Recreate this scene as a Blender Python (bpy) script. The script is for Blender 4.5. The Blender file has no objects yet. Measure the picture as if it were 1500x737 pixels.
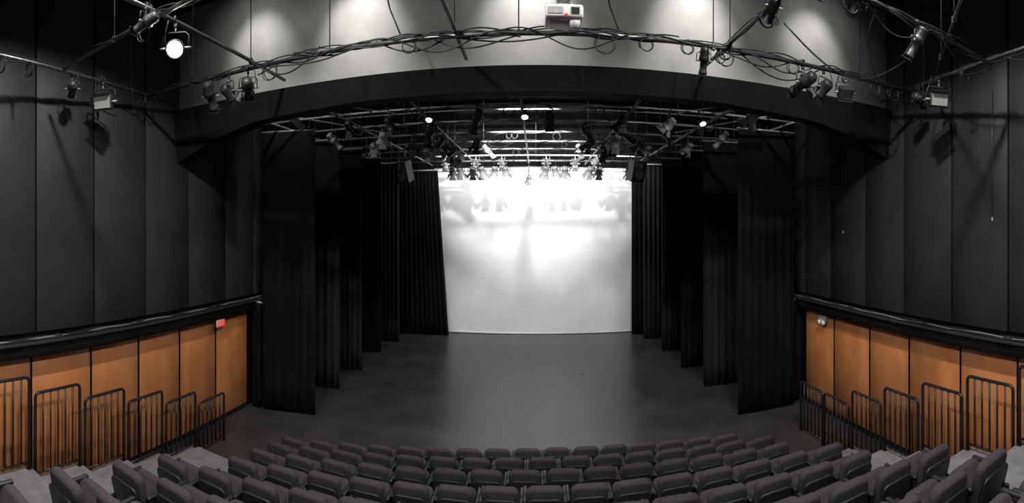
import bpy, bmesh, math, random
from mathutils import Matrix, Vector
random.seed(7)
sc = bpy.context.scene
EYE = 4.9
DL, DR = -7.2, 7.0

# ---------------------------------------------------------------- materials
def mat(name, c1, c2=None, scale=4.0, rough=0.6, metal=0.0, bump=0.0, bscale=60, emis=None, estr=0, spec=0.5, stretch=None, detail=6, rough2=None, coat=0):
    m = bpy.data.materials.new(name); m.use_nodes = True
    nt = m.node_tree; N = nt.nodes; L = nt.links
    b = N['Principled BSDF']
    b.inputs['Roughness'].default_value = rough
    b.inputs['Metallic'].default_value = metal
    b.inputs['Specular IOR Level'].default_value = spec
    tc = N.new('ShaderNodeTexCoord'); mp = N.new('ShaderNodeMapping')
    L.new(tc.outputs['Object'], mp.inputs['Vector'])
    if stretch: mp.inputs['Scale'].default_value = stretch
    nz = N.new('ShaderNodeTexNoise'); nz.inputs['Scale'].default_value = scale; nz.inputs['Detail'].default_value = detail
    L.new(mp.outputs[0], nz.inputs['Vector'])
    cr = N.new('ShaderNodeValToRGB')
    cr.color_ramp.elements[0].position = .3; cr.color_ramp.elements[1].position = .7
    cr.color_ramp.elements[0].color = (*c1, 1); cr.color_ramp.elements[1].color = (*(c2 or c1), 1)
    L.new(nz.outputs['Fac'], cr.inputs['Fac']); L.new(cr.outputs[0], b.inputs['Base Color'])
    if rough2 is not None:
        mr = N.new('ShaderNodeMapRange'); mr.inputs['To Min'].default_value = rough; mr.inputs['To Max'].default_value = rough2
        L.new(nz.outputs['Fac'], mr.inputs['Value']); L.new(mr.outputs[0], b.inputs['Roughness'])
    if bump:
        n2 = N.new('ShaderNodeTexNoise'); n2.inputs['Scale'].default_value = bscale
        L.new(tc.outputs['Object'], n2.inputs['Vector'])
        bp = N.new('ShaderNodeBump'); bp.inputs['Strength'].default_value = bump; bp.inputs['Distance'].default_value = .01
        L.new(n2.outputs['Fac'], bp.inputs['Height']); L.new(bp.outputs[0], b.inputs['Normal'])
    if emis:
        b.inputs['Emission Color'].default_value = (*emis, 1); b.inputs['Emission Strength'].default_value = estr
    return m
M = {}
M['blackwall'] = mat('black_painted_panel', (.032,.032,.033), (.045,.045,.046), 1.2, .6, bump=.15, bscale=35, spec=.3)
M['seam'] = mat('panel_gap_black', (.003,.003,.003), rough=.9, spec=.1)
M['wood'] = mat('orange_wood_panel', (.52,.185,.060), (.68,.27,.098), 2.2, .42, bump=.05, stretch=(1.5,1.5,.5), spec=.4)
M['plaster'] = mat('grey_plaster', (.18,.18,.176), (.27,.27,.264), 1.5, .8, bump=.35, bscale=14)
M['beam'] = mat('black_beam', (.008,.0075,.0075), (.012,.0115,.0115), 2, .9, spec=.1)
M['black'] = mat('matt_black', (.008,.008,.008), (.012,.012,.012), 2, .9, spec=.15)
M['floor'] = mat('stage_floor_black_vinyl', (.034,.031,.034), (.058,.053,.057), 1.1, .22, bump=.05, bscale=8, rough2=.38, detail=9)
M['carpet'] = mat('riser_carpet_dark', (.02,.019,.021), (.035,.033,.036), 30, .95, spec=.1)
M['step'] = mat('aisle_step_grey', (.18,.18,.19), (.28,.28,.29), 5, .7, bump=.1)
M['curtain'] = mat('black_velour', (.0068,.0068,.0080), (.011,.011,.0128), 8, .95, spec=.08, stretch=(1,1,.1))
M['curtain2'] = mat('black_velour_lit', (.018,.0165,.0195), (.027,.0245,.029), 8, .95, spec=.12, stretch=(1,1,.1))  # lighter copy of the velour, the lit look is put into the colour
M['cyc'] = mat('white_cyclorama_cloth', (.76,.76,.77), (.86,.86,.86), .8, .9, spec=.1)
M['pipe'] = mat('steel_pipe', (.10,.10,.10), (.20,.20,.195), 12, .38, .8)
M['pipe_st'] = mat('grey_grid_pipe', (.30,.30,.30), (.50,.50,.49), 6, .4, .3)
M['pipe_bk'] = mat('black_steel_tube', (.010,.010,.011), (.016,.016,.017), 12, .35, spec=.6)
M['fix'] = mat('black_fixture', (.02,.02,.021), (.035,.035,.036), 12, .45)
M['fixg'] = mat('grey_fixture', (.38,.38,.39), (.50,.50,.51), 12, .4)
M['lens'] = mat('glass_lens', (.10,.11,.12), (.14,.15,.16), 3, .08, spec=.9)
M['lamp'] = mat('lit_lamp', (1,1,1), emis=(1,.97,.9), estr=80)
M['lampdim'] = mat('frosted_lens', (.3,.3,.3), emis=(1,.97,.92), estr=.04)
M['cable'] = mat('black_cable', (.012,.012,.012), (.02,.02,.02), 8, .5)
M['fabric'] = mat('seat_fabric_grey', (.036,.031,.038), (.068,.060,.070), 90, .85, bump=.4, bscale=400, spec=.3)
M['shell'] = mat('seat_shell_black', (.014,.013,.015), (.022,.020,.023), 20, .5)
M['arm'] = mat('armrest_black', (.018,.017,.019), (.026,.024,.027), 20, .45)
M['white'] = mat('white_plastic', (.72,.72,.72), (.78,.78,.78), 5, .4)
M['red'] = mat('exit_red', (.7,.03,.02), emis=(1,.05,.03), estr=.6)
M['metal_grey'] = mat('galvanised', (.30,.30,.31), (.42,.42,.43), 6, .4, .5)
M['ceil'] = mat('black_ceiling', (.006,.006,.006), (.010,.010,.010), 2, .95, spec=.1)

# ---------------------------------------------------------------- builder
class B:
    def __init__(s): s.bm = bmesh.new(); s.mats = []
    def mi(s, m):
        if m not in s.mats: s.mats.append(m)
        return s.mats.index(m)
    def box(s, c, size, m, bev=0, seg=2, rot=None, smooth=False):
        r = bmesh.ops.create_cube(s.bm, size=1)
        vs = r['verts']
        bmesh.ops.scale(s.bm, vec=size, verts=vs)
        fs = set(f for v in vs for f in v.link_faces)
        if bev:
            es = list(set(e for v in vs for e in v.link_edges))
            rr = bmesh.ops.bevel(s.bm, geom=es, offset=bev, segments=seg, affect='EDGES', profile=.5)
            vv = set(rr['verts'])
            for f in rr['faces']:
                for v in f.verts: vv.add(v)
            stack = list(vv); seen = set(stack)
            while stack:
                v = stack.pop()
                for e in v.link_edges:
                    o = e.other_vert(v)
                    if o not in seen: seen.add(o); stack.append(o)
            vs = list(seen); fs = set(f for v in vs for f in v.link_faces)
        mx = Matrix.Translation(Vector(c)) @ (rot if rot is not None else Matrix())
        bmesh.ops.transform(s.bm, matrix=mx, verts=vs)
        i = s.mi(m)
        for f in fs: f.material_index = i; f.smooth = bool(bev) or smooth
    def slab(s, mx, w, h, d, r, m, soft=.035, taper=.0):
        # padded panel: rounded-rectangle outline in XZ, soft edges in Y
        out = []
        for (cx, cz, a0) in ((w/2-r, h/2-r, 0), (-w/2+r, h/2-r, 90), (-w/2+r, -h/2+r, 180), (w/2-r, -h/2+r, 270)):
            for k in range(6):
                a = math.radians(a0+k*18); out.append((cx+r*math.cos(a), cz+r*math.sin(a)))
        prof = [(-d/2, soft), (-d/2+soft*.3, soft*.35), (-d/2+soft, 0), (d/2-soft, 0), (d/2-soft*.3, soft*.35), (d/2, soft)]
        rings = []
        for (y, ins) in prof:
            rg = []
            for (x, z) in out:
                xx = x*(1-ins*2/w)*(1-taper*(z/h+.5)); zz = z*(1-ins*2/h)
                rg.append(s.bm.verts.new(mx @ Vector((xx, y, zz))))
            rings.append(rg)
        i = s.mi(m); n = len(out)
        for a, b in zip(rings, rings[1:]):
            for j in range(n):
                f = s.bm.faces.new((a[j], a[(j+1) % n], b[(j+1) % n], b[j])); f.material_index = i; f.smooth = True
        for rg in (rings[0][::-1], rings[-1]):
            f = s.bm.faces.new(rg); f.material_index = i; f.smooth = True
    def tube(s, pts, r, m, seg=8, cap=True):
        pts = [Vector(p) for p in pts]; n = len(pts)
        rs = r if isinstance(r, (list, tuple)) else [r]*n
        rings = []; up = None
        for k, p in enumerate(pts):
            d = (pts[min(k+1, n-1)] - pts[max(k-1, 0)]).normalized()
            if up is None:
                up = d.cross(Vector((0, 0, 1)))
                if up.length < .1: up = d.cross(Vector((1, 0, 0)))
            up = (up - d*up.dot(d))
            if up.length < 1e-4: up = d.orthogonal()
            up.normalize(); w = d.cross(up)
            rings.append([s.bm.verts.new(p + (up*math.cos(a) + w*math.sin(a))*rs[k]) for a in [2*math.pi*j/seg for j in range(seg)]])
        i = s.mi(m)
        for a, b in zip(rings, rings[1:]):
            for j in range(seg):
                f = s.bm.faces.new((a[j], a[(j+1) % seg], b[(j+1) % seg], b[j])); f.material_index = i; f.smooth = True
        if cap:
            for rg in (rings[0][::-1], rings[-1]):
                f = s.bm.faces.new(rg); f.material_index = i
    def lathe(s, prof, mx, m, seg=16, mlist=None):
        rings = []
        for (y, r) in prof:
            rings.append([s.bm.verts.new(mx @ Vector((r*math.cos(a), y, r*math.sin(a)))) for a in [2*math.pi*j/seg for j in range(seg)]])
        for k, (a, b) in enumerate(zip(rings, rings[1:])):
            i = s.mi(mlist[k] if mlist else m)
            for j in range(seg):
                f = s.bm.faces.new((a[j], a[(j+1) % seg], b[(j+1) % seg], b[j])); f.material_index = i; f.smooth = True
    def quad(s, ps, m):
        f = s.bm.faces.new([s.bm.verts.new(p) for p in ps]); f.material_index = s.mi(m); return f
    def mesh(s, name):
        bmesh.ops.recalc_face_normals(s.bm, faces=s.bm.faces)
        me = bpy.data.meshes.new(name); s.bm.to_mesh(me); s.bm.free()
        for m in s.mats: me.materials.append(M[m])
        return me
    def obj(s, name, loc=(0, 0, 0)):
        return place(name, s.mesh(name), loc)
def place(name, me, loc=(0, 0, 0), rz=0, parent=None, sc_=1):
    o = bpy.data.objects.new(name, me); o.location = loc; o.rotation_euler = (0, 0, rz); o.scale = (sc_,)*3
    sc.collection.objects.link(o)
    return o
RX = lambda a: Matrix.Rotation(a, 4, 'X')
RY = lambda a: Matrix.Rotation(a, 4, 'Y')
RZ = lambda a: Matrix.Rotation(a, 4, 'Z')
T = lambda *a: Matrix.Translation(Vector(a))

# ---------------------------------------------------------------- room shell
YB, YF, ZC = -3.0, 21.0, 9.5
b = B(); b.box((-.1, (YB+YF)/2, -.05), (15, YF-YB+.4, .1), 'floor'); b.obj('floor')
b = B(); b.box((-.1, (YB+YF)/2, ZC+.05), (15, YF-YB+.4, .1), 'ceil'); b.obj('ceiling')
b = B(); b.box((-.1, YF+.1, ZC/2), (14.6, .2, ZC), 'black'); b.obj('wall_back')
b = B(); b.box((-.1, YB-.1, ZC/2), (14.6, .2, ZC), 'blackwall'); b.obj('wall_rear')
def wall(name, X, sgn, seams_top, seams_wood, yend):
    b = B()
    b.box((X - sgn*.12, (YB+YF)/2, ZC/2), (.2, YF-YB, ZC), 'seam')
    def panels(seams, z0, z1, m, y0, y1, gap):
        ys = [y0] + [y for y in seams if y0 < y < y1] + [y1]
        for a, c in zip(ys, ys[1:]):
            b.box((X, (a+c)/2, (z0+z1)/2), (.04, c-a-gap, z1-z0), m, .004, 1)
    panels(seams_top, 2.95, ZC, 'blackwall', YB, yend, .035)
    panels(seams_wood, .12, 2.62, 'wood', YB, yend-.75, .03)
    b.box((X+sgn*.012, (YB+yend-.8)/2, .06), (.03, yend-.8-YB, .12), 'black')
    for y in seams_wood:
        if y < yend-.9: b.box((X+sgn*.022, y, 1.36), (.02, .035, 2.48), 'seam')
    b.obj(name)
st = [3.75-1.24*i for i in range(6, 0, -1)] + [3.75, 5.0, 6.3, 7.6, 8.95, 10.15]
sw = [3.65-1.23*i for i in range(6, 0, -1)] + [3.65, 4.92, 6.1, 7.3, 8.55]
wall('wall_left', DL, 1, st, sw, 10.6)
st = [4.2-1.27*i for i in range(6, 0, -1)] + [4.2, 5.47, 6.75, 7.99, 9.33, 10.5]
sw = [4.0-1.26*i for i in range(6, 0, -1)] + [4.0, 5.25, 6.59, 7.83, 9.17]
wall('wall_right', DR, -1, st, sw, 11.2)
def ledge(name, X, s, y1):
    b = B()
    b.box((X+s*.14, (YB+y1)/2, 2.70), (.24, y1-YB, .22), 'beam', .008, 1)
    b.box((X+s*.17, (YB+y1)/2, 2.835), (.30, y1-YB, .05), 'fix', .008, 1)
    b.obj(name)
    c = B()
    for j in range(3):
        pts = []; y = YB+.2; ph = random.random()*6
        while y < y1-.1:
            pts.append((X+s*(.10+.075*j+.02*math.sin(y*1.7+ph)), y, 2.875+.012*math.sin(y*5+ph)+.006)); y += .25
        c.tube(pts, .016, 'cable' if j != 1 else 'metal_grey', 6)
    for y in [0, 2.4, 4.1, 6.0, 8.3]:
        c.box((X+s*.2, y, 2.89), (.08, .14, .06), 'fix', .006, 1)
    c.obj('wall_cable_run')
ledge('trim_1', DL, 1, 10.6); ledge('trim_2', DR, -1, 11.2)

# proscenium header wall + arched black beam
b = B(); b.box((-.1, 7.45, 8.4), (14.4, .3, 2.2), 'plaster'); b.obj('wall_header')
b = B()
def lowz(x):
    pts = [(0, 2.06), (3, 2.04), (5.08, 1.93), (6.03, 1.72), (6.9, 1.40), (7.3, 1.25)]
    x = abs(x)
    for (a, za), (c, zc) in zip(pts, pts[1:]):
        if x <= c: return za+(zc-za)*(x-a)/(c-a)
    return pts[-1][1]
n = 48; x0, x1 = -7.17, 6.97
prev = None
for i in range(n+1):
    x = x0+(x1-x0)*i/n; zl = EYE+lowz(x)
    prof = [(7.10, 7.33), (7.22, zl), (7.62, zl+.02), (7.62, 7.33)]
    vs = [b.bm.verts.new((x, y, z)) for y, z in prof]
    if prev:
        for j in range(4):
            f = b.bm.faces.new((prev[j], prev[(j+1) % 4], vs[(j+1) % 4], vs[j])); f.material_index = b.mi('beam')
    else: b.bm.faces.new(vs)
    prev = vs
b.bm.faces.new(prev[::-1])
b.obj('proscenium_beam')

# ---------------------------------------------------------------- stage drapes
def drape(name, xa, ya, xb, yb, ztop, pleats, amp, m='curtain', z0=0.02, taper=0):
    b = B(); L = math.hypot(xb-xa, yb-ya); n = max(24, pleats*10); rows = 10
    tx, ty = (xb-xa)/L, (yb-ya)/L; nx, ny = -ty, tx
    ph = random.random()*6; grid = []
    for r in range(rows+1):
        t = r/rows; z = z0+(ztop-z0)*t; row = []
        for i in range(n+1):
            u = i/n
            a = amp*(1-.35*t)*(math.sin(u*pleats*2*math.pi+ph+.5*math.sin(u*9+ph)) + .35*math.sin(u*pleats*4.3*math.pi+ph*2+t*.8))
            uu = u + taper*(1-t)*u
            row.append(b.bm.verts.new((xa+tx*L*uu+nx*a, ya+ty*L*uu+ny*a, z)))
        grid.append(row)
    k = b.mi(m)
    for r in range(rows):
        for i in range(n):
            f = b.bm.faces.new((grid[r][i], grid[r][i+1], grid[r+1][i+1], grid[r+1][i])); f.smooth = True; f.material_index = k
    b.tube([(xa-.03, ya, ztop+.03), (xb+.03, yb, ztop+.03)], .03, 'pipe_st', 8)
    for i in range(0, 9):
        u = i/8; x, y = xa+(xb-xa)*u, ya+(yb-ya)*u
        b.tube([(x, y, ztop-.01), (x, y, ztop+.16)], .008, 'cable', 4)
    if ztop > 5:
        for (x, y) in ((xa, ya), (xb, yb)): b.tube([(x, y, ztop), (x, y, ZC)], .01, 'cable', 5)
    o = b.obj(name)
    md = o.modifiers.new('thick', 'SOLIDIFY'); md.thickness = .012
    return o
E = EYE
drape('stage_curtain', -6.75, 9.95, -5.38, 10.3, E+2.30, 6, .014)
drape('stage_curtain', -7.1, 12.0, -5.57, 12.2, E+2.38, 7, .025, 'curtain2')
drape('stage_curtain', -7.1, 13.9, -5.59, 14.0, E+2.38, 8, .04, 'curtain2')
drape('stage_curtain', -7.1, 16.1, -5.7, 16.2, E+2.38, 8, .04)
drape('stage_curtain', -7.1, 17.8, -5.5, 17.9, E+2.38, 9, .05, 'curtain2')
drape('stage_curtain', -5.9, 19.3, -4.2, 19.3, E+2.2, 10, .05, taper=.28)
drape('stage_curtain', 4.95, 10.5, 6.55, 10.4, E+2.34, 7, .015)
drape('stage_curtain', 4.85, 12.7, 6.9, 12.6, E+2.38, 9, .022, 'curtain2')
drape('stage_curtain', 4.77, 14.55, 6.9, 14.5, E+2.38, 10, .03)
drape('stage_curtain', 4.7, 16.65, 6.9, 16.6, E+2.38, 10, .04, 'curtain2')
drape('stage_curtain', 4.45, 18.6, 6.9, 18.5, E+2.38, 12, .05, 'curtain2')
drape('stage_curtain', 4.1, 19.4, 6.6, 19.4, E+2.38, 12, .05)
drape('masking_curtain', -7.06, 9.95, -6.80, 9.95, 2.75, 3, .02)
drape('masking_curtain', 6.70, 10.62, 6.96, 10.62, 2.75, 3, .02)

# cyclorama
b = B(); n = 60; grid = []
for r in range(13):
    t = r/12; row = []
    for i in range(n+1):
        u = i/n; a = .012*math.sin(u*55+2*t)*(1-t)+.02*math.sin(u*7)
        row.append(b.bm.verts.new((-4.5+9.1*u, 20+a, .03+(7.28-.03)*t)))
    grid.append(row)
for r in range(12):
    for i in range(n):
        f = b.bm.faces.new((grid[r][i], grid[r][i+1], grid[r+1][i+1], grid[r+1][i])); f.smooth = True; f.material_index = b.mi('cyc')
b.tube([(-4.5, 20, .035), (4.6, 20, .035)], .03, 'cyc', 8)
b.tube([(-4.6, 20, 7.3), (4.7, 20, 7.3)], .035, 'pipe', 8)
for x in (-4, -1.3, 1.3, 4): b.tube([(x, 20, 7.3), (x, 20, ZC)], .01, 'cable', 5)
b.obj('cyclorama_screen')

# ---------------------------------------------------------------- lighting grid over stage
ZG = E+2.55
b = B()
for y in (8.6, 10.0, 11.5, 13.0, 14.5, 16.0, 17.5, 19.0):
    b.tube([(-6.95, y, ZG), (6.8, y, ZG)], .026, 'pipe_st', 8)
    for x in (-6.2, -3.4, 0, 3.2, 6.0):
        b.tube([(x, y, ZG), (x, y, ZC)], .012, 'pipe', 5)
for x in (-6.3, -4.5, -2.55, -.3, 2.1, 4.2, 6.1):
    b.tube([(x, 7.8, ZG-.07), (x, 19.6, ZG-.07)], .028, 'pipe_st', 8)
for y in (9.3, 12.2, 15.3):
    b.tube([(-5.5, y, ZG+.45), (5.4, y, ZG+.45)], .022, 'pipe_st', 8)
b.tube([(-3.9, 16.6, ZG-.34), (3.9, 16.6, ZG-.34)], .026, 'pipe_st', 8)
for x in (-3.7, -1.9, 0, 1.9, 3.7): b.tube([(x, 16.6, ZG-.34), (x, 16.6, ZC)], .012, 'pipe', 5)
b.tube([(-.25, 16.6, ZG-.34), (-.25, 16.6, ZG-.74)], .018, 'pipe_st', 8)  # drop pole for the added fixture that shadows the cyclorama
for (p, q) in [((-6.2, 9.0), (-4.3, 12.8)), ((6.0, 9.0), (4.0, 12.8)), ((-5.2, 8.4), (-3.2, 10.6)), ((5.0, 8.4), (3.2, 10.6))]:
    b.tube([(p[0], p[1], ZG+.06), (q[0], q[1], ZG+.06)], .022, 'pipe_st', 8)
b.obj('stage_lighting_grid')
b = B()
for y in (8.8, 11, 13.2, 15.4, 17.6, 19.8):
    b.box((-.1, y, ZC-.2), (14.1, .14, .4), 'ceil')
b.obj('ceiling_joists')

# front-of-house pipes
ZP = E+2.5
def pipe(p, q, r=.03):
    b = B(); b.tube([p, q], r, 'pipe', 10)
    p, q = Vector(p), Vector(q); L = (q-p).length; k = max(2, int(L/3)+1)
    for i in range(k):
        t = (i+.5)/k; c = p.lerp(q, t)
        b.tube([c, (c.x, c.y, ZC)], .009, 'pipe', 5)
        b.box(c, (.05, .05, .09), 'fix')
    b.obj('lighting_pipe')
pipe((-6.9, 6.0, ZP-.03), (6.45, 6.0, ZP-.03), .033)
pipe((-6.15, 1.2, ZP+.02), (-7.0, 7.05, ZP+.02))
pipe((5.4, 1.2, ZP+.02), (6.6, 7.05, ZP+.02))
pipe((-4.1, 2.6, ZP+.09), (-4.3, 7.05, ZP+.05))
pipe((-1.02, 2.6, ZP+.04), (-1.08, 7.05, ZP+.04))
pipe((2.6, 2.6, ZP+.04), (2.7, 7.05, ZP+.04))
pipe((-6.3, 3.8, ZP-.05), (-1.0, 3.8, ZP+.1))
pipe((1.0, 3.9, ZP+.1), (6.0, 3.9, ZP-.05))
pipe((4.3, 3.2, ZP+.16), (6.2, 5.2, ZP+.16), .022)

# ---------------------------------------------------------------- fixtures
cache = {}
def fixture_mesh(kind, pitch, lit, body='fix'):
    key = (kind, pitch, lit, body)
    if key in cache: return cache[key]
    b = B()
    arc = [(0, .05*math.cos(a), .05*math.sin(a)) for a in [math.radians(d) for d in range(-60, 211, 30)]]
    b.tube(arc, .012, 'fix', 6)
    b.box((0, 0, -.075), (.04, .05, .06), 'fix', .005, 1)
    b.tube([(0, 0, -.09), (0, 0, -.16)], .012, 'metal_grey', 6)
    W = .17 if kind != 'flood' else .2
    yk = [(-W, 0, -.36), (-W, 0, -.20), (-W+.04, 0, -.16), (W-.04, 0, -.16), (W, 0, -.20), (W, 0, -.36)]
    b.tube(yk, .011, 'fix', 6)
    mx = T(0, 0, -.36) @ RX(-math.radians(pitch))
    lens = 'lamp' if lit == 2 else ('lampdim' if lit == 1 else 'lens')
    for s in (-1, 1):
        b.tube([mx @ Vector((s*(W+.03), 0, 0)), mx @ Vector((s*.09, 0, 0))], .018, 'metal_grey', 8)
    if kind == 'fresnel':
        b.lathe([(-.17, 0), (-.17, .08), (-.14, .105), (.0, .115), (.02, .125), (.12, .125), (.12, .135), (.15, .135), (.15, .105), (.13, .10), (.14, 0)], mx, body, 18,
                [body]*9+[lens])
        for k in range(4):
            m2 = mx @ RY(k*math.pi/2) @ T(0, .15, .12) @ RX(math.radians(35))
            vs = [m2 @ Vector(p) for p in ((-.10, 0, 0), (.10, 0, 0), (.13, .14, 0), (-.13, .14, 0))]
            vt = [m2 @ Vector(p) for p in ((-.10, 0, .006), (.10, 0, .006), (.13, .14, .006), (-.13, .14, .006))]
            b.quad(vs, body); b.quad(vt[::-1], body)
            for q in range(4): b.quad([vs[q], vs[(q+1) % 4], vt[(q+1) % 4], vt[q]], body)
        for k in range(3): b.lathe([(-.12+k*.035, .118), (-.108+k*.035, .118)], mx, 'fix', 18)
    elif kind == 'profile':
        b.lathe([(-.30, 0), (-.30, .07), (-.27, .095), (-.12, .105), (-.10, .12), (-.02, .12), (0, .085), (.22, .085), (.23, .10), (.30, .10), (.30, .082), (.27, .08), (.28, 0)], mx, body, 18,
                [body]*11+[lens])
        for k in range(4): b.lathe([(-.25+k*.035, .10), (-.25+k*.035, .112), (-.24+k*.035, .112), (-.24+k*.035, .10)], mx, 'fix', 18)
        if not lit: b.box(mx @ Vector((0, .33, 0)), (.20, .012, .20), 'fix', rot=RX(-math.radians(pitch)))
        b.box(mx @ Vector((0, -.06, .12)), (.14, .05, .04), 'fix', rot=RX(-math.radians(pitch)))
    elif kind == 'par':
        b.lathe([(-.22, 0), (-.22, .05), (-.19, .075), (-.10, .085), (-.02, .115), (.20, .12), (.20, .112), (.0, .10), (-.01, 0)] if lit != 2 else
                [(-.22, 0), (-.22, .05), (-.19, .075), (-.10, .085), (-.02, .115), (.10, .12), (.10, .112), (.07, .10), (.075, 0)], mx, body, 18,
                [body]*7+[lens])
    elif kind == 'flood':
        r4 = RX(-math.radians(pitch))
        b.box(mx @ Vector((0, -.02, 0)), (.30, .12, .22), body, .015, 2, rot=r4)
        b.box(mx @ Vector((0, -.10, 0)), (.18, .06, .14), body, .01, 2, rot=r4)
        b.box(mx @ Vector((0, .045, 0)), (.26, .012, .18), lens, rot=r4)
        for s in (-1, 1):
            b.box(mx @ Vector((0, .09, s*.125)), (.30, .12, .008), 'fix', rot=r4)
    p0 = mx @ Vector((0, -.18, .02))
    pts = []
    for i in range(11):
        t = i/10
        p = p0.lerp(Vector((.10, -.05, .03)), t); p.z -= .16*math.sin(math.pi*t)*(1-t*.3); p.x += .10*math.sin(math.pi*t)
        pts.append(p)
    b.tube(pts, .009, 'cable', 5)
    me = b.mesh('stage_light_'+kind); cache[key] = me
    return me
def light(kind, x, y, z, rz=0, pitch=35, lit=0, body='fix', s=.85):
    return place('stage_light', fixture_mesh(kind, pitch, lit, body), (x, y, z), math.radians(rz), sc_=s)
zf = ZP-.03
light('profile', -5.15, 6.0, zf, 15, 50); light('fresnel', -4.75, 6.0, zf, -20, 30); light('profile', -4.35, 6.0, zf, 30, 10)
light('profile', 3.95, 6.0, zf, 15, 20); light('fresnel', 4.35, 6.0, zf, 20, 30); light('flood', 4.8, 6.0, zf, 160, 40)
light('profile', 2.3, 6.0, zf, -10, 60, s=.6)
light('flood', -6.55, 4.75, ZP+.02, -150, 10, 1, s=1.15); light('profile', -6.62, 4.15, ZP+.02, 60, 10, s=.7)
light('flood', 6.15, 5.1, ZP+.02, 150, 10, 1, s=1.1); light('profile', 6.3, 5.7, ZP+.02, -70, 10, s=.75)
light('par', -4.15, 4.15, ZP+.08, 215, 28, 2, s=1); light('profile', -4.1, 3.6, ZP+.08, 100, 15, s=.6)
light('profile', -2.35, 3.8, ZP+.30, 25, 30, s=.65); light('fresnel', 1.9, 3.9, ZP+.22, 20, 30, s=.7)
light('profile', 4.25, 3.9, ZP+.0, 35, 60, s=.7); light('fresnel', 2.62, 4.6, ZP+.2, 0, 40, s=.6)
light('profile', 3.3, 3.9, ZP+.2, 10, 50, s=.6)
for (x, l) in ((-4.3, 0), (-3.3, 0), (-2.37, 2), (-.24, 2), (.3, 0), (1.9, 0), (3.8, 2)):
    light('fresnel' if l != 2 else 'par', x, 10.0, ZG, 180 if l == 2 else random.randint(-30, 30), 55, l, s=.85 if l != 2 else .65)
for x in (-2.55, 2.1):
    for y in (10.8, 11.9, 12.5, 13.6, 14.1, 15.2):
        light(random.choice(('profile', 'profile', 'fresnel')), x, y, ZG-.07, random.choice((70, -70, 20, 160)), random.choice((30, 45)), 0, random.choice(('fix', 'fixg')), 1)
for x in (-3.6, 3.0, -1.7, 1.5):
    light('fresnel', x, 13.0, ZG, random.randint(-40, 40), 45, s=.9)
for x in (-3.05, -2.75, -2.3, -1.95, -1.5, -1.1, .35, .7, 1.05, 1.95, 2.3, 3.4):
    light('fresnel', x, 16.6, ZG-.34, random.randint(-25, 25), random.choice((45, 60)), 0, 'fixg', 1)
light('fresnel', -.25, 16.6, ZG-.74, 10, 60, 0, 'fixg', .7)  # extra fixture, added to cast the central shadow on the cyclorama
for x in (-3.5, -2.3, -1.3, .4, 1.5, 2.3):
    light('fresnel', x, 17.5, ZG, random.randint(-25, 25), 60, 0, 'fix', .9)
for (x, y) in ((-5.4, 11.5), (-4.8, 13.0), (4.9, 11.5), (4.5, 13.0), (-4.0, 11.5), (3.4, 11.5), (1.3, 11.5), (-1.5, 14.5), (1.4, 14.5), (-5.0, 8.6), (4.4, 8.6), (-1.3, 10.0), (3.0, 10.0), (-3.5, 14.5), (3.6, 14.5)):
    light(random.choice(('profile', 'fresnel')), x, y, ZG, random.randint(-60, 60), 45, 0, random.choice(('fix', 'fixg')), .9)

def speaker(x, y, z, rz):
    b = B()
    w, h, d = .5, .68, .42
    front = [(-w/2, d/2, -h/2), (w/2, d/2, -h/2), (w/2, d/2, h/2), (-w/2, d/2, h/2)]
    back = [(-w/3.2, -d/2, -h/2), (w/3.2, -d/2, -h/2), (w/3.2, -d/2, h/2), (-w/3.2, -d/2, h/2)]
    R = RX(math.radians(-18))
    F = [R @ Vector(p) for p in front]; K = [R @ Vector(p) for p in back]
    b.quad(F, 'fix'); b.quad(K[::-1], 'fixg')
    for q in range(4): b.quad([F[q], F[(q+1) % 4], K[(q+1) % 4], K[q]], 'fixg')
    b.box(R @ Vector((0, d/2+.01, 0)), (w*.92, .02, h*.94), 'fix', .006, 1, rot=R)
    b.lathe([(d/2+.02, 0), (d/2+.022, .17), (d/2+.035, .18), (d/2+.02, .19)], R @ T(0, 0, -.12), 'lens', 20)
    b.lathe([(d/2+.02, 0), (d/2+.022, .07), (d/2+.035, .08), (d/2+.02, .09)], R @ T(0, 0, .2), 'lens', 16)
    up = ZG-z
    b.tube([(-w/2-.03, 0, 0), (-w/2-.03, 0, h/2+.08), (w/2+.03, 0, h/2+.08), (w/2+.03, 0, 0)], .014, 'metal_grey', 6)
    b.tube([(0, 0, h/2+.08), (0, 0, up)], .02, 'metal_grey', 8)
    o = b.obj('loudspeaker', (x, y, z)); o.rotation_euler = (0, 0, math.radians(rz))
speaker(-4.25, 14.5, E+1.66, 155); speaker(3.2, 14.5, E+1.66, 205)

# projector
b = B()
b.box((0, 0, 0), (.42, .36, .15), 'white', .03, 3)
b.box((0, 0, -.078), (.30, .24, .012), 'fixg', .004, 1)
b.lathe([(.17, .06), (.24, .055), (.24, .045), (.20, .04), (.21, 0)], T(.08, 0, .0), 'fix', 18, ['fix']*3+['lens'])
b.box((-.1, -.182, 0), (.16, .01, .07), 'fixg')
for k in range(5): b.box((.08+.02*k, -.184, .0), (.008, .01, .08), 'fix')
b.box((.02, -.184, -.045), (.03, .012, .012), 'red')
for s in (-1, 1):
    b.tube([(s*.13, -.08, .07), (s*.05, 0, .2)], .012, 'metal_grey', 6); b.tube([(s*.13, .08, .07), (s*.05, 0, .2)], .012, 'metal_grey', 6)
b.box((0, 0, .2), (.16, .12, .03), 'metal_grey', .005, 1)
b.tube([(0, 0, .2), (0, 0, ZC-7.2)], .025, 'pipe', 10)
b.lathe([(-.03, 0), (-.03, .06), (.03, .06), (.03, 0)], T(.12, -.12, -.12), 'fixg', 16)
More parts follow.
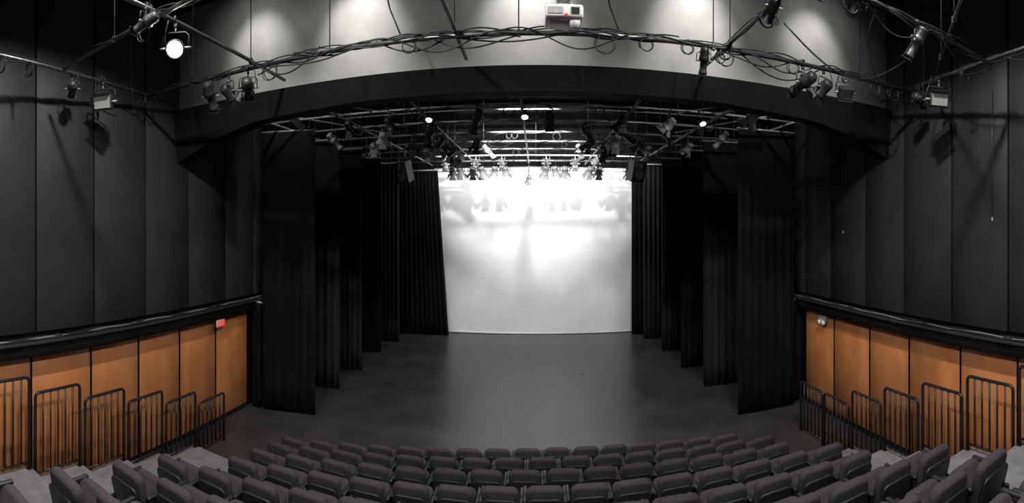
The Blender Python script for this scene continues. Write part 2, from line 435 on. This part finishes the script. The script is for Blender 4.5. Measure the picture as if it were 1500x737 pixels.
b.tube([(.12, -.12, -.08), (.12, -.12, -.05)], .015, 'fixg', 8)
b.obj('ceiling_projector', (.31, 5.15, 7.2))

def cables(name, p, q, n, droop, seed):
    rnd = random.Random(seed); b = B(); p, q = Vector(p), Vector(q); L = (q-p).length
    for k in range(n):
        pts = []; N = int(L/.12); ph = rnd.random()*6; f = rnd.uniform(2, 4)
        t0 = rnd.uniform(0, .3) if k else 0; t1 = rnd.uniform(.65, 1) if k else 1
        for i in range(N+1):
            t = t0+(t1-t0)*i/N; c = p.lerp(q, t)
            sag = droop*max(0, math.sin(t*L*f*.5+ph))**2 * (1 if k % 2 else .3)
            c = c+Vector((0, .04*math.sin(t*L*5+ph), .045*math.cos(t*L*4.1+ph*2)-sag)); pts.append(c)
        b.tube(pts, .010, 'cable', 6)
    for k in range(int(L/1.2)):
        t = rnd.random(); c = p.lerp(q, t); R = rnd.uniform(.07, .13); pts = []
        a0 = rnd.random()*6
        for i in range(34):
            a = a0+i/33*math.pi*4.2; rr = R*(1+.12*math.sin(a*1.3))
            pts.append(c+Vector((rr*math.cos(a), .02*math.sin(a*.5), -R-.02+rr*math.sin(a))))
        b.tube(pts, .008, 'cable', 5)
    b.obj(name)
cables('cable_bundle', (-6.8, 6, ZP), (6.4, 6, ZP), 8, .17, 3)
cables('cable_bundle', (-6.2, 1.6, ZP+.03), (-6.97, 6.9, ZP+.03), 4, .14, 4)
cables('cable_bundle', (5.5, 1.6, ZP+.03), (6.55, 6.9, ZP+.03), 4, .14, 5)
cables('cable_bundle', (2.6, 3.0, ZP+.05), (2.7, 7.0, ZP+.05), 3, .1, 8)
cables('cable_bundle', (1.5, 3.9, ZP+.08), (5.9, 3.9, ZP), 6, .25, 9)
cables('cable_bundle', (-5.5, 3.8, ZP), (-1.5, 3.8, ZP+.08), 4, .18, 10)
for y, s in ((10.0, 11), (13.0, 12), (16.0, 13), (8.6, 14), (11.5, 21), (14.5, 22)):
    cables('cable_bundle', (-5, y, ZG), (5, y, ZG), 3, .14, s)
for x, s in ((-2.55, 15), (2.1, 16), (4.2, 17), (-4.5, 18)):
    cables('cable_bundle', (x, 9, ZG-.07), (x, 16.5, ZG-.07), 3, .12, s)
b = B()
for (x, y, z1) in ((-2.0, 6.3, 7.6), (1.1, 6.3, 7.5), (-5.8, 6.2, 7.5), (5.6, 6.2, 7.5)):
    b.tube([(x+.12*math.sin(i*.7), y, ZC-(ZC-z1)*i/10) for i in range(11)], .012, 'cable', 6)
for (xa, xb, y, dz) in ((2.8, 4.4, 6.05, .35), (-2.2, -1.1, 6.05, .2), (3.0, 5.2, 5.0, .5), (-4.2, -3.0, 5.9, .3)):
    b.tube([(xa+(xb-xa)*i/14, y, ZP+.03-dz*math.sin(math.pi*i/14)) for i in range(15)], .011, 'cable', 6)
b.obj('hanging_cable')
b = B()
b.tube([(6.93, 4.5, 7.3), (6.93, 4.5, 5.0)], .006, 'pipe', 5); b.tube([(6.93, 8.75, 7.5), (6.93, 8.75, 4.7)], .006, 'pipe', 5)
b.box((6.93, 8.75, 4.65), (.02, .02, .07), 'fixg'); b.box((6.93, 4.5, 4.95), (.02, .02, .07), 'fixg')
b.obj('pull_cord')

# ---------------------------------------------------------------- exit sign, emergency lamp
b = B()
b.box((0, 0, 0), (.05, .34, .20), 'white', .008, 1)
b.box((.028, 0, 0), (.006, .31, .17), 'red')
for i, y in enumerate((-.105, -.035, .035, .105)):
    b.box((.033, y, 0), (.004, .012, .11), 'white')
    if i == 0:
        for z in (-.05, 0, .05): b.box((.033, y+.02, z), (.004, .04, .014), 'white')
    if i == 1: b.box((.033, y, 0), (.004, .012, .13), 'white', rot=RX(.5))
    if i == 3: b.box((.033, y, .05), (.004, .06, .014), 'white')
b.tube([(-.0, 0, .09), (0, 0, .14)], .012, 'metal_grey', 6)
o = b.obj('exit_sign', (-6.98, 8.5, 2.47)); o.scale = (.85,)*3
b = B()
b.box((0, 0, 0), (.10, .30, .16), 'fixg', .015, 2)
for s in (-1, 1): b.lathe([(-.04, 0), (-.04, .05), (.04, .065), (.045, 0)], T(-.05, s*.08, -.1) @ RZ(math.pi/2), 'white', 12)
b.obj('emergency_light', (6.9, 9.55, 2.42))

# ---------------------------------------------------------------- seating
RUN, RISE, NROW = .95, .32, 9
def curve(x):
    x = max(-4.5, min(4.0, x)); return -.0315*x*x+.049*x
def rowY(k, x): return 8.3-RUN*(k-1)+curve(x)
def lev(k): return RISE*(k-1)
RL, RR = -6.55, 6.0
ALEV = lambda k: .2*(k-1)
def xl_k(k): return -4.5+.17*(k-1)
b = B()
def tier(k, xs, z, dy, m, nosing=None):
    F_ = [(x, rowY(k, x)+.62+dy) for x in xs]
    Bk = [(x, (y-RUN if k < 10 else YB+.02)) for x, y in F_]
    lo = [b.bm.verts.new((x, y, 0)) for x, y in F_]; hi = [b.bm.verts.new((x, y, z)) for x, y in F_]
    lb = [b.bm.verts.new((x, y, 0)) for x, y in Bk]; hb = [b.bm.verts.new((x, y, z)) for x, y in Bk]
    i = b.mi(m); j = b.mi('carpet')
    for a in range(len(xs)-1):
        f = b.bm.faces.new((hi[a], hi[a+1], hb[a+1], hb[a])); f.material_index = i
        f = b.bm.faces.new((lo[a], lo[a+1], hi[a+1], hi[a])); f.material_index = j
        f = b.bm.faces.new((lb[a+1], lb[a], hb[a], hb[a+1])); f.material_index = j
    for a in (0, -1):
        f = b.bm.faces.new((lo[a], hi[a], hb[a], lb[a])); f.material_index = j
for k in range(2, 11):
    xl = xl_k(k)-.30
    xs = [xl]+[x for x in [-4.5+.5*i for i in range(18)] if x > xl+.05 and x < 4.2]+[4.22]
    tier(k, xs, lev(k), 0, 'carpet')
    tier(k, [RL, -5.5, xl], ALEV(k), 0, 'step')
    tier(k, [4.22, 5.0, RR], lev(k), -.46, 'step')
b.obj('seating_riser')

# theatre seat
b = B()
rec = RX(math.radians(14))
b.slab(T(0, -.050, .625) @ rec, .445, .45, .095, .085, 'fabric', .030)
b.slab(T(0, -.098, .53) @ rec, .40, .40, .03, .07, 'shell', .008)
tip = RX(math.radians(-22))
b.slab(T(0, .165, .46) @ tip, .42, .42, .10, .08, 'fabric', .030)
b.slab(T(0, .215, .44) @ tip, .38, .36, .03, .06, 'shell', .008)
for s in (-1, 1):
    b.box((s*.243, .12, .33), (.026, .09, .62), 'shell', .008, 1)
    b.box((s*.243, .13, .53), (.026, .30, .12), 'shell', .01, 2)
    b.box((s*.243, .13, .615), (.045, .34, .035), 'arm', .014, 3)
    b.box((s*.243, .12, .012), (.028, .26, .024), 'shell', .004, 1)
    b.box((s*.23, -.03, .45), (.03, .2, .05), 'shell', .004, 1)
b.tube([(-.24, .06, .40), (.24, .06, .40)], .016, 'shell', 8)
seat_me = b.mesh('theatre_seat')
P = .525
for k in range(1, NROW+1):
    xl = xl_k(k); xr = 3.95
    off = -.15 if k % 2 else .11
    for i in range(-12, 13):
        x = off+P*i
        if x < xl-.02 or x > xr: continue
        place('theatre_seat', seat_me, (x, rowY(k, x), lev(k)))

# ---------------------------------------------------------------- railings
def rail_panel(x, y0, y1, z, H=1.02):
    b = B(); r = .07
    pts = [(0, y0, 0), (0, y0, H-r)]
    for d in (30, 60, 90):
        a = math.radians(d); pts.append((0, y0+r-r*math.cos(a), H-r+r*math.sin(a)))
    for d in (90, 60, 30):
        a = math.radians(d); pts.append((0, y1-r+r*math.cos(a), H-r+r*math.sin(a)))
    pts += [(0, y1, H-r), (0, y1, 0)]
    b.tube(pts, .027, 'pipe_bk', 8)
    b.tube([(0, y0, .10), (0, y1, .10)], .018, 'pipe_bk', 6)
    n = 6
    for i in range(1, n):
        y = y0+(y1-y0)*i/n
        b.tube([(0, y, .10), (0, y, H)], .018, 'pipe_bk', 6)
    for y in (y0, y1): b.box((0, y, .006), (.09, .09, .012), 'pipe_bk')
    b.obj('guard_railing', (x, 0, z))
for k in range(1, 9):
    f = rowY(k, -6)+.62
    rail_panel(-6.48, f-RUN+.06, f-.05, ALEV(k), 1.07+.075*(k-1))
    f = rowY(k, 6)+.62-.46
    rail_panel(5.90, f-RUN+.06, f-.05, lev(k), 1.17)
f = rowY(1, 6)+.62-.46
rail_panel(5.90, f+.03, f+RUN-.05, 0, 1.15)

# ---------------------------------------------------------------- lights
def area(name, loc, rot, size, power, col=(1, .97, .93), sy=None):
    l = bpy.data.lights.new(name, 'AREA'); l.energy = power; l.color = col; l.size = size
    if sy: l.shape = 'RECTANGLE'; l.size_y = sy
    o = bpy.data.objects.new(name, l); o.location = loc; o.rotation_euler = rot; sc.collection.objects.link(o); return o
def spot(name, loc, target, power, ang=70, blend=.6, col=(1, .97, .93), rad=.08):
    l = bpy.data.lights.new(name, 'SPOT'); l.energy = power; l.color = col; l.spot_size = math.radians(ang); l.spot_blend = blend; l.shadow_soft_size = rad
    o = bpy.data.objects.new(name, l); o.location = loc
    d = Vector(target)-Vector(loc); o.rotation_euler = d.to_track_quat('-Z', 'Y').to_euler(); sc.collection.objects.link(o); return o
for (x, y) in ((-3.2, 3.0), (3.0, 3.0), (-3.2, -.8), (3.0, -.8)):
    spot('house_light', (x, y, ZC-.2), (x, y, 0), 850, 146, .25, rad=.12)
for x in (-5.0, -2.9, -.1, 2.6, 5.0):
    p = .55 if abs(x) > 4 else 1
    spot('header_wash_light', (x, 6.1, ZC-.15), (x, 7.3, 8.1), 420*p, 62, 1.0)
    spot('header_wash_light', (x, 6.0, ZC-.15), (x, 7.3, 8.0), 85*p, 120, 1.0)
for (x, y) in ((-2.37, 10.0), (-.24, 10.0), (3.8, 10.0)):
    spot('work_and_fill_light', (x, y-.15, ZG-.55), (x, y-.2, 0), 200, 120, .8)
for x in (-5.5, 5.2):
    spot('work_and_fill_light', (x, 8.3, ZC-.7), (x*.8, 12, 6), 150, 120, .8)  # added fill spots, brighten the grid above the side curtains, no fixtures here
spot('cyc_key_light', (-.25, 10.7, 8.3), (0, 20, 7.2), 4200, 60, .55, (1, 1, 1), .09)
for x in (-3.6, -1.8, 0, 1.8, 3.6):
    spot('cyc_spot_light', (x*.8, 10.2, ZG-.3), (x, 20, .9), 1000, 24, .9, (1, 1, 1))
area('cyc_flood_light', (0, 17.2, ZG-.1), (math.radians(58), 0, 0), 7.5, 320, (1, 1, 1), .3)
spot('lamp_glow_light', (-4.2, 3.9, ZP-.35), (-1, -1, 2), 250, 80, .6)

w = bpy.data.worlds.new('world'); sc.world = w; w.use_nodes = True
w.node_tree.nodes['Background'].inputs[0].default_value = (.02, .02, .02, 1)

# ---------------------------------------------------------------- camera (cylindrical panorama, as the phone panorama)
F, CX, HY = 672.0, 785.0, 325.0
X0, X1, Y0, Y1 = 0, 1500, 0, 737
cam = bpy.data.cameras.new('camera'); co = bpy.data.objects.new('camera', cam); sc.collection.objects.link(co)
co.location = (0, 0, EYE); co.rotation_euler = (math.radians(90), 0, 0)
cam.type = 'PANO'; cam.clip_end = 200
for t in (cam, getattr(cam, 'cycles', None)):
    if t is None: continue
    try:
        t.panorama_type = 'CENTRAL_CYLINDRICAL'
        t.central_cylindrical_range_u_min = (X0-CX)/F; t.central_cylindrical_range_u_max = (X1-CX)/F
        t.central_cylindrical_range_v_min = -(Y1-HY)/F; t.central_cylindrical_range_v_max = (HY-Y0)/F
        t.central_cylindrical_radius = 1.0
    except Exception as e: print('pano fail', e)
sc.camera = co
try: sc.view_settings.view_transform = 'Standard'
except Exception as e: print(e)
